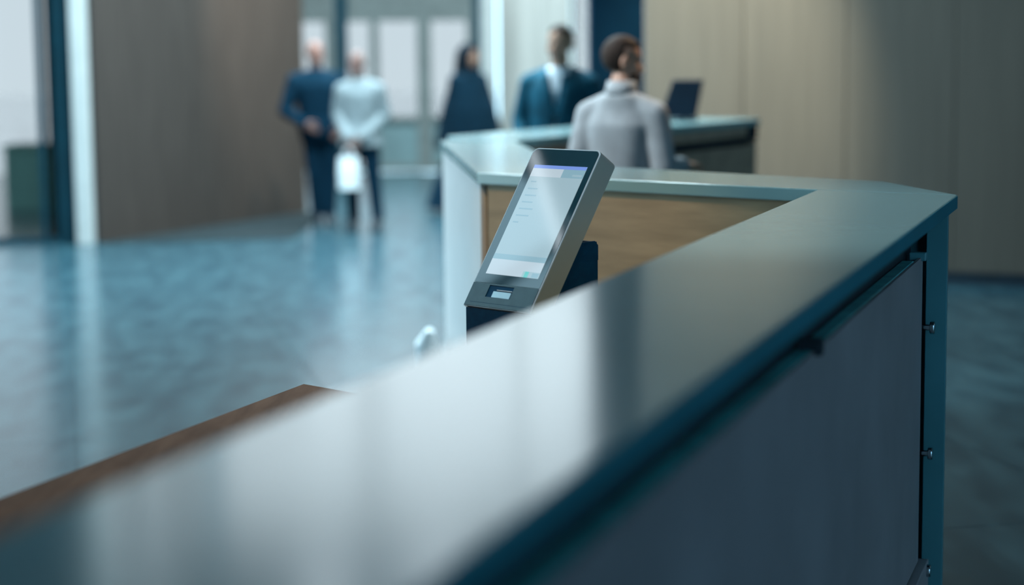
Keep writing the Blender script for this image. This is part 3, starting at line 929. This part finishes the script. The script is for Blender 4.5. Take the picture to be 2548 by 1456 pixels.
# man in the teal blazer behind the rear counter
pr_, inf = person((0.318, 12.95), math.radians(-8), 1.815, dict(
    build=1.02, loose=0.016, head=(0.02, -0.03), head_yaw=-22, lean=0.01, skin='skin', top_name='shirt', top='white_shirt', top_label='pale shirt under the blazer',
    arms=[((-0.245, 0.03, 1.19), (-0.21, -0.12, 0.95), ((0.1, -0.5, -0.8), (0.9, 0, 0), (0, -0.8, 0.4)), 0.5),
          ((0.265, 0.04, 1.20), (0.20, -0.14, 0.98), ((-0.4, -0.6, -0.6), (-0.9, 0.1, 0), (0, -0.6, 0.6)), 0.5)],
    legs=[((-0.09, -0.02, 0.51), (-0.09, 0.0, 0.085)), ((0.09, -0.01, 0.51), (0.09, -0.02, 0.085))],
    hair=('hair_brown', short, None)))
tag(pr_, 'person in a teal blazer and open white shirt behind the rear counter', 'person')
# open blazer: body shell left open at the chest, with sleeves
hh = 1.815
secs = [(0, 0, 0.46 * hh, 0.205, 0.155), (0, 0, 0.53 * hh, 0.198, 0.150), (0, 0, 0.60 * hh, 0.180, 0.138), (0.006, 0, 0.68 * hh, 0.192, 0.145), (0.009, 0, 0.76 * hh, 0.206, 0.148), (0.01, 0, 0.80 * hh, 0.180, 0.125), (0.01, 0.012, 0.842 * hh, 0.112, 0.092)]
opening = [0.02, 0.02, 0.02, 0.05, 0.17, 0.36, 0.70]
V, Fc = [], []
SEG = 40
for (cx, cyy, z, rx, ry), opn in zip(secs, opening):
    for i in range(SEG + 1):
        th = -math.pi / 2 + opn + (2 * math.pi - 2 * opn) * i / SEG
        V.append((cx + rx * math.cos(th), cyy + ry * math.sin(th), z))
for j in range(len(secs) - 1):
    for i in range(SEG):
        a_ = j * (SEG + 1) + i
        Fc.append([a_, a_ + 1, a_ + SEG + 2, a_ + SEG + 1])
bz = pd('blazer', V, Fc, 'teal_blazer', pr_, smooth=True)
bz['label'] = 'teal blue blazer worn open'
so = bz.modifiers.new('thick', 'SOLIDIFY')
so.thickness = 0.012
so.offset = 1.0
for sx, (el, wr) in zip((-1, 1), (((-0.245, 0.03, 1.19), (-0.21, -0.12, 0.95)), ((0.265, 0.04, 1.20), (0.20, -0.14, 0.98)))):
    shp = Vector((0.01 + sx * 0.19, 0, 0.815 * hh - 0.05))
    wr = Vector(wr)
    fuse('sleeve', chain([((0.01 + sx * 0.07, 0.01, 0.822 * hh), 0.060), (shp, 0.078), (el, 0.070), (wr, 0.056)]), 0.011, 'teal_blazer', bz, 4)
V, Fc = merge([capsule((0.0 + sx * 0.055, -0.135, 0.80 * hh), 0.018, (0.005, -0.160, 0.655 * hh), 0.012) for sx in (-1, 1)])
fuse('lapel', [capsule((sx * 0.058, -0.118, 0.815 * hh), 0.020, (sx * 0.008, -0.150, 0.68 * hh), 0.012) for sx in (-1, 1)], 0.009, 'teal_blazer', bz, 2)

# man in the grey jacket inside the desk, back to the viewer, looking right
pr_, inf = person((0.525, 9.15), math.radians(152), 1.71, dict(
    build=0.95, loose=0.018, head=(0.01, -0.05), head_yaw=-50, head_tilt=6, lean=0.0, stoop=-0.01, skin='skin', top_name='jacket', top='grey_jacket', top_label='pale grey jacket', hem=0.45,
    arms=[((-0.225, 0.01, 1.09), (-0.245, -0.17, 1.105), ((-0.15, -1, -0.05), (0.2, 0, -0.9), (0.9, 0, 0.2)), 0.35),
          ((0.215, 0.03, 1.11), (0.18, -0.16, 0.98), ((-0.2, -0.8, -0.4), (-0.2, 0, -0.9), (-0.9, -0.1, 0)), 0.5)],
    legs=[((-0.09, -0.02, 0.49), (-0.09, 0.0, 0.085)), ((0.09, -0.01, 0.49), (0.09, -0.02, 0.085))],
    hair=('hair_brown', short, None), beard='hair_brown'))
tag(pr_, 'person in a pale grey jacket with short brown hair and beard, back turned, looking right', 'person')
# shirt collar
V, Fc = loft([(0, 0.0, 1.43, 0.080, 0.080), (0.003, -0.016, 1.505, 0.066, 0.066)], 24)
pd('collar', V, Fc, 'grey_jacket', pr_, smooth=True)

# small white bag on the floor against the white end of the desk
r = empty('paper_bag', (-0.392, 9.0, 0))
tag(r, 'crumpled white paper bag on the floor beside the white counter end', 'bag')
rr_ = random.Random(3)
V, Fc = loft([(0, 0, 0.0, 0.05, 0.12), (-0.01, 0, 0.10, 0.062, 0.13), (0, 0, 0.20, 0.055, 0.12), (-0.015, 0, 0.29, 0.05, 0.11), (0.0, 0, 0.345, 0.02, 0.10)], 14)
V = [(x + rr_.uniform(-0.008, 0.008), y + rr_.uniform(-0.008, 0.008), max(0, z + (rr_.uniform(-0.008, 0.008) if z > 0 else 0))) for x, y, z in V]
pd('body', V, Fc, 'bag_white', r)
pd('fold', *merge([capsule((0, -0.07, 0.335), 0.018, (0, 0.07, 0.335), 0.018)]), 'bag_white', r)


# ------------------------------------------------------------------ lamps
def spot_lamp(loc, target, energy, col, size, label, blend=0.8, radius=0.08):
    loc, target = Vector(loc), Vector(target)
    d_ = (target - loc).normalized()
    root = empty('wash_fill_spotlight', loc)  # shared fixture: the wall washer and the added fill spots
    tag(root, label, 'lamp', 'track spotlights over the rear counter')
    cyl('stem', (0, 0, 0.02), (0, 0, CEIL - loc.z), 0.012, 'lamp_metal', root)
    cyl('housing', -d_ * 0.10, d_ * 0.10, 0.055, 'lamp_metal', root)
    cyl('lens', d_ * 0.101, d_ * 0.104, 0.045, 'lamp_warm', root)
    ld = bpy.data.lights.new('spot', 'SPOT')
    ld.energy = energy
    ld.color = col
    ld.spot_size = math.radians(size)
    ld.spot_blend = blend
    ld.shadow_soft_size = radius
    lo = bpy.data.objects.new('lamp_bulb', ld)
    COL.objects.link(lo)
    lo.parent = root
    lo.location = d_ * 0.13
    lo.rotation_mode = 'QUATERNION'
    lo.rotation_quaternion = d_.to_track_quat('-Z', 'Y')
    return root


spot_lamp((0.9, 11.4, 5.2), (1.50, 14.0, 1.40), 1850, (0.98, 1.0, 0.82), 33, 'warm track spotlight above the left panels of the pale wall')
spot_lamp((-0.9, 4.9, 4.2), (0.1, 6.6, 0.85), 175, (1.0, 0.70, 0.36), 30, 'added warm fill spot above the oak counter front')  # unseen lamp, added to warm the oak front

spot_lamp((-2.4, 8.3, 5.2), (0.5, 9.1, 1.5), 1250, (0.85, 0.95, 1.0), 16, 'added cool fill spot aimed at the person in the grey jacket')  # added to brighten the back of the jacket
spot_lamp((-1.2, 17.4, 3.8), (-2.30, 19.75, 1.7), 380, (1.0, 0.9, 0.72), 60, 'added warm fill spot aimed at the taupe wall')  # added to lift the right end of the wall
spot_lamp((2.3, 10.4, 3.6), (0.62, 9.12, 1.58), 260, (1.0, 0.72, 0.45), 13, 'added warm fill spot right of the person in the grey jacket')  # added to put warm light on the man's face


def fill_panel(x, y, w_, l_, power, label, spread=130):  # unseen panels, added to brighten the floor and the rear hall
    root = empty('fill_panel', (x, y, CEIL))
    tag(root, label, 'lamp', 'added cool fill panels over the rear of the lobby')
    box('frame', (0, 0, -0.03), (w_ + 0.08, l_ + 0.08, 0.06), 'lamp_metal', root, bevel=0.006)
    box('diffuser', (0, 0, -0.064), (w_, l_, 0.006), 'lamp_cool', root)
    ld = bpy.data.lights.new('panel_light', 'AREA')
    ld.shape = 'RECTANGLE'
    ld.size, ld.size_y = w_, l_
    ld.energy = power
    ld.color = (0.66, 0.90, 1.0)
    ld.spread = math.radians(spread)
    lo = bpy.data.objects.new('lamp_light', ld)
    COL.objects.link(lo)
    lo.parent = root
    lo.location = (0, 0, -0.075)


for (x, y, pw, sp), where in zip(((-1.9, 14.6, 420, 120), (-0.7, 14.0, 240, 110), (-3.6, 12.8, 330, 120), (-1.3, 17.0, 320, 130), (0.4, 17.0, 60, 130), (-1.0, 20.5, 240, 130), (0.5, 19.6, 70, 130), (-2.2, 21.8, 280, 130), (-0.8, 22.2, 220, 130)),
        ('open floor before the rear counter', 'floor between the two counters and the dark column', 'floor beside the tall glazed side', 'mat and the taupe wall', 'floor behind the dark column', 'person in the pale shirt', 'floor before the pale wall', 'side wall beyond the taupe wall', 'rear windows')):
    fill_panel(x, y, 0.6, 1.2, pw, 'added cool fill panel above the ' + where, sp)
spot_lamp((0.1, 4.4, 5.6), (0.75, 5.0, 1.22), 280, (0.80, 0.94, 1.0), 34, 'added cool fill spot over the near counter wing')  # added to brighten the countertop from above

# unseen linear light, added so its reflection makes the streak in the kiosk glass
pa, pb = Vector((-5.80, 7.80, 6.5)), Vector((-6.42, 7.21, 6.5))
pc = (pa + pb) / 2
r = empty('streak_light', pc)
tag(r, 'slim linear light added to reflect as the streak in the kiosk glass', 'lamp')
ax = (pb - pa).normalized()
sd_ = Vector((-ax.y, ax.x, 0)) * 0.05
hl = (pb - pa).length / 2
prism('housing', [tuple((-ax * hl - sd_)[:2]), tuple((ax * hl - sd_)[:2]), tuple((ax * hl + sd_)[:2]), tuple((-ax * hl + sd_)[:2])], 0.0, 0.07, 'lamp_metal', r, bevel=0.004)
prism('diffuser', [tuple((-ax * (hl - 0.01) - sd_ * 0.9)[:2]), tuple((ax * (hl - 0.01) - sd_ * 0.9)[:2]), tuple((ax * (hl - 0.01) + sd_ * 0.9)[:2]), tuple((-ax * (hl - 0.01) + sd_ * 0.9)[:2])], -0.012, -0.001, 'lamp_cool', r)
for sg in (-0.6, 0.6):
    cyl('cable', (ax.x * hl * sg, ax.y * hl * sg, 0.07), (ax.x * hl * sg, ax.y * hl * sg, CEIL - 6.5), 0.004, 'lamp_metal', r, seg=8)
